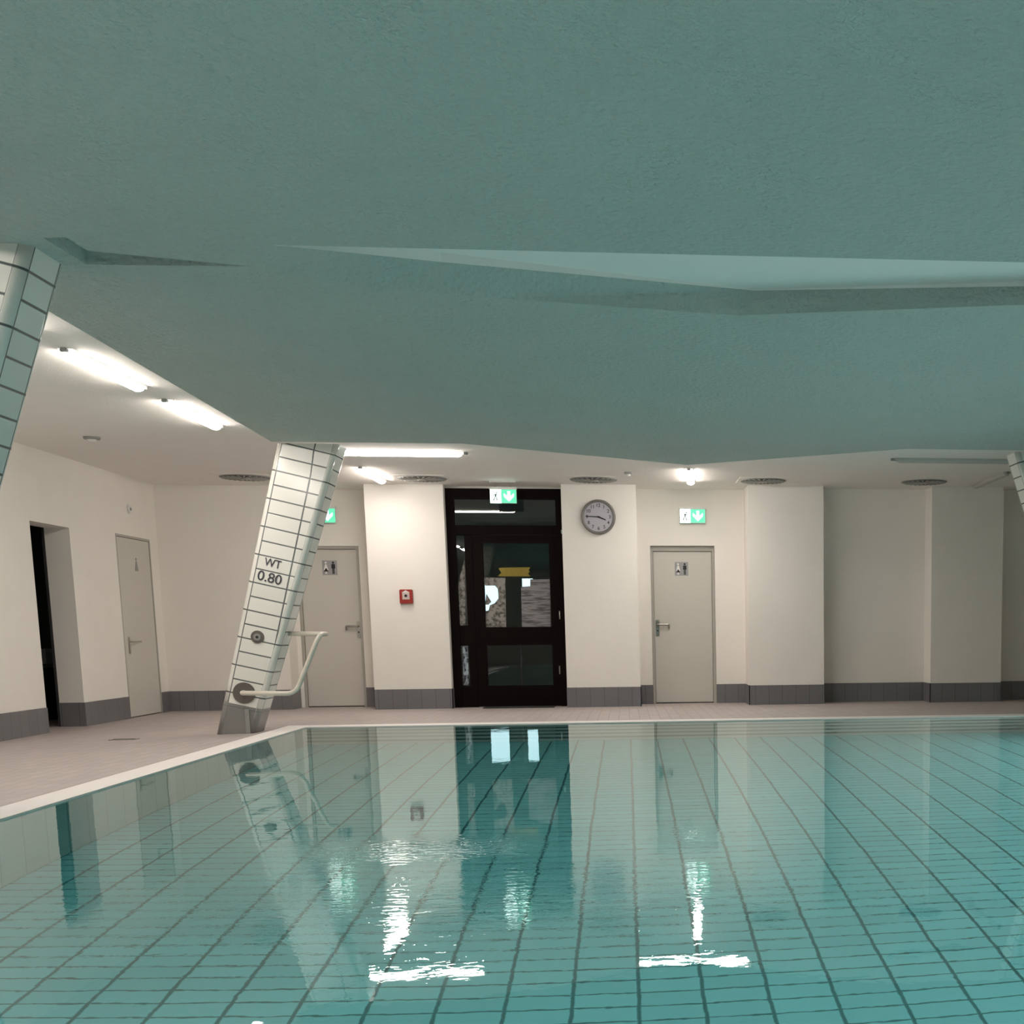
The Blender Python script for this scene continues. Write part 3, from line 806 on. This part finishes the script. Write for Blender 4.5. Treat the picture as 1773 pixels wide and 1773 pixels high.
# ------------------------------------------------------------------ LED tube lamps
def make_lamp(label, lit=True, L_=1.36, name='tube_lamp'):
    v = empty(name, (0, 0, ZC), label, 'ceiling light', 'lit tube lamps on the ceiling' if lit else 'unlit tube lamps on the ceiling')
    w_ = .052
    MB().box(-w_*1.0, w_*1.0, -L_/2-.03, L_/2+.03, ZC-.024, ZC).build('housing', M['led_side'] if lit else M['ledoff'], v)
    # rounded diffuser
    mb = MB(); n = 12; rows = []
    for yy, sc in ((-L_/2, .55), (-L_/2+.03, 1), (L_/2-.03, 1), (L_/2, .55)):
        rows.append([mb.bm.verts.new((w_*sc*math.cos(PI+PI*i/n), yy, ZC-.023+.031*sc*math.sin(PI+PI*i/n))) for i in range(n+1)])
    for A, B in zip(rows, rows[1:]):
        for i in range(n): mb.bm.faces.new((A[i], A[i+1], B[i+1], B[i]))
        mb.bm.faces.new((A[0], B[0], B[n], A[n]))
    mb.bm.faces.new(rows[0]); mb.bm.faces.new(rows[-1][::-1])
    mb.build('diffuser', M['led'] if lit else M['ledoff'], v)
    for s in (-1, 1): MB().box(-.022, .022, s*(L_/2+.035)-.04, s*(L_/2+.035)+.04, ZC-.03, ZC).build('end_cap', M['grey'], v, bevel=.006)
    return v
LAMPS = [((-3.99, 10.68), 0, 'longer-looking lit tube lamp, nearer of the two slanting at left'),
         ((-4.00, 12.70), 0, 'lit tube lamp, farther of the two slanting at left'),
         ((-2.53, 15.13), 90, 'lit tube lamp seen side-on right of the lettered column'),
         ((-3.26, 17.25), 0, 'short-looking lit tube lamp in the ceiling corner left of the vent'),
         ((.885, 17.10), -4, 'short-looking lit tube lamp above the right toilet door'),
         ((.73, 15.13), 90, 'lit tube lamp hidden by the ceiling fold, seen mirrored in the water'),
         ((-3.99, 6.62), 0, 'added unseen tube lamp along the left deck, out of the frame'),  # lamps from here to behind the camera are added for ambient light
         ((-3.99, 4.58), 0, 'added unseen tube lamp along the left deck near the camera'),
         ((-3.99, 2.54), 0, 'added unseen tube lamp along the left deck beside the camera'),
         ((-3.99, .50), 0, 'added unseen tube lamp along the left deck behind the camera'),
         ((-3.99, 8.66), 0, 'lit tube lamp behind the nearest column, outside the frame')]
L0 = None
for (x, y), rot, lab in LAMPS:
    if L0 is None: L0 = make_lamp(lab); v = L0
    else: v = copy_tree(L0); v['label'] = lab
    v.location = (x, y, ZC); v.rotation_euler = (0, 0, math.radians(rot))
U0 = make_lamp('switched-off tube lamp seen side-on at the upper right', lit=False, L_=1.5)
U0.location = (4.06, 15.25, ZC); U0.rotation_euler = (0, 0, PI/2)
u = copy_tree(U0); u.location = (5.06, 17.2, ZC); u.rotation_euler = (0, 0, 0); u['label'] = 'switched-off tube lamp pointing at the back wall, right of the last vent'

# ------------------------------------------------------------------ dim furniture in the corridor
c = at(75, 1185, 0, XL-.9)
cb = empty('corridor_cabinet', (XL-1.2, c.y, ZF), 'low dark cabinet standing in the dark open doorway', 'cabinet')
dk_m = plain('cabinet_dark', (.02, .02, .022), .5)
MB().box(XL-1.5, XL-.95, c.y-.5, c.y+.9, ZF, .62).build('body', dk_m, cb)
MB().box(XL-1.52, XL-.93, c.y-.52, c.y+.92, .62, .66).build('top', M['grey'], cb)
c2 = at(77, 1119, 0, XL-1.2)
MB().box(XL-1.25, XL-1.15, c2.y-.10, c2.y+.12, .661, .86).build('white_box', M['white'])
tag(bpy.data.objects['white_box'], 'small pale box on the dark cabinet in the open doorway', 'box')
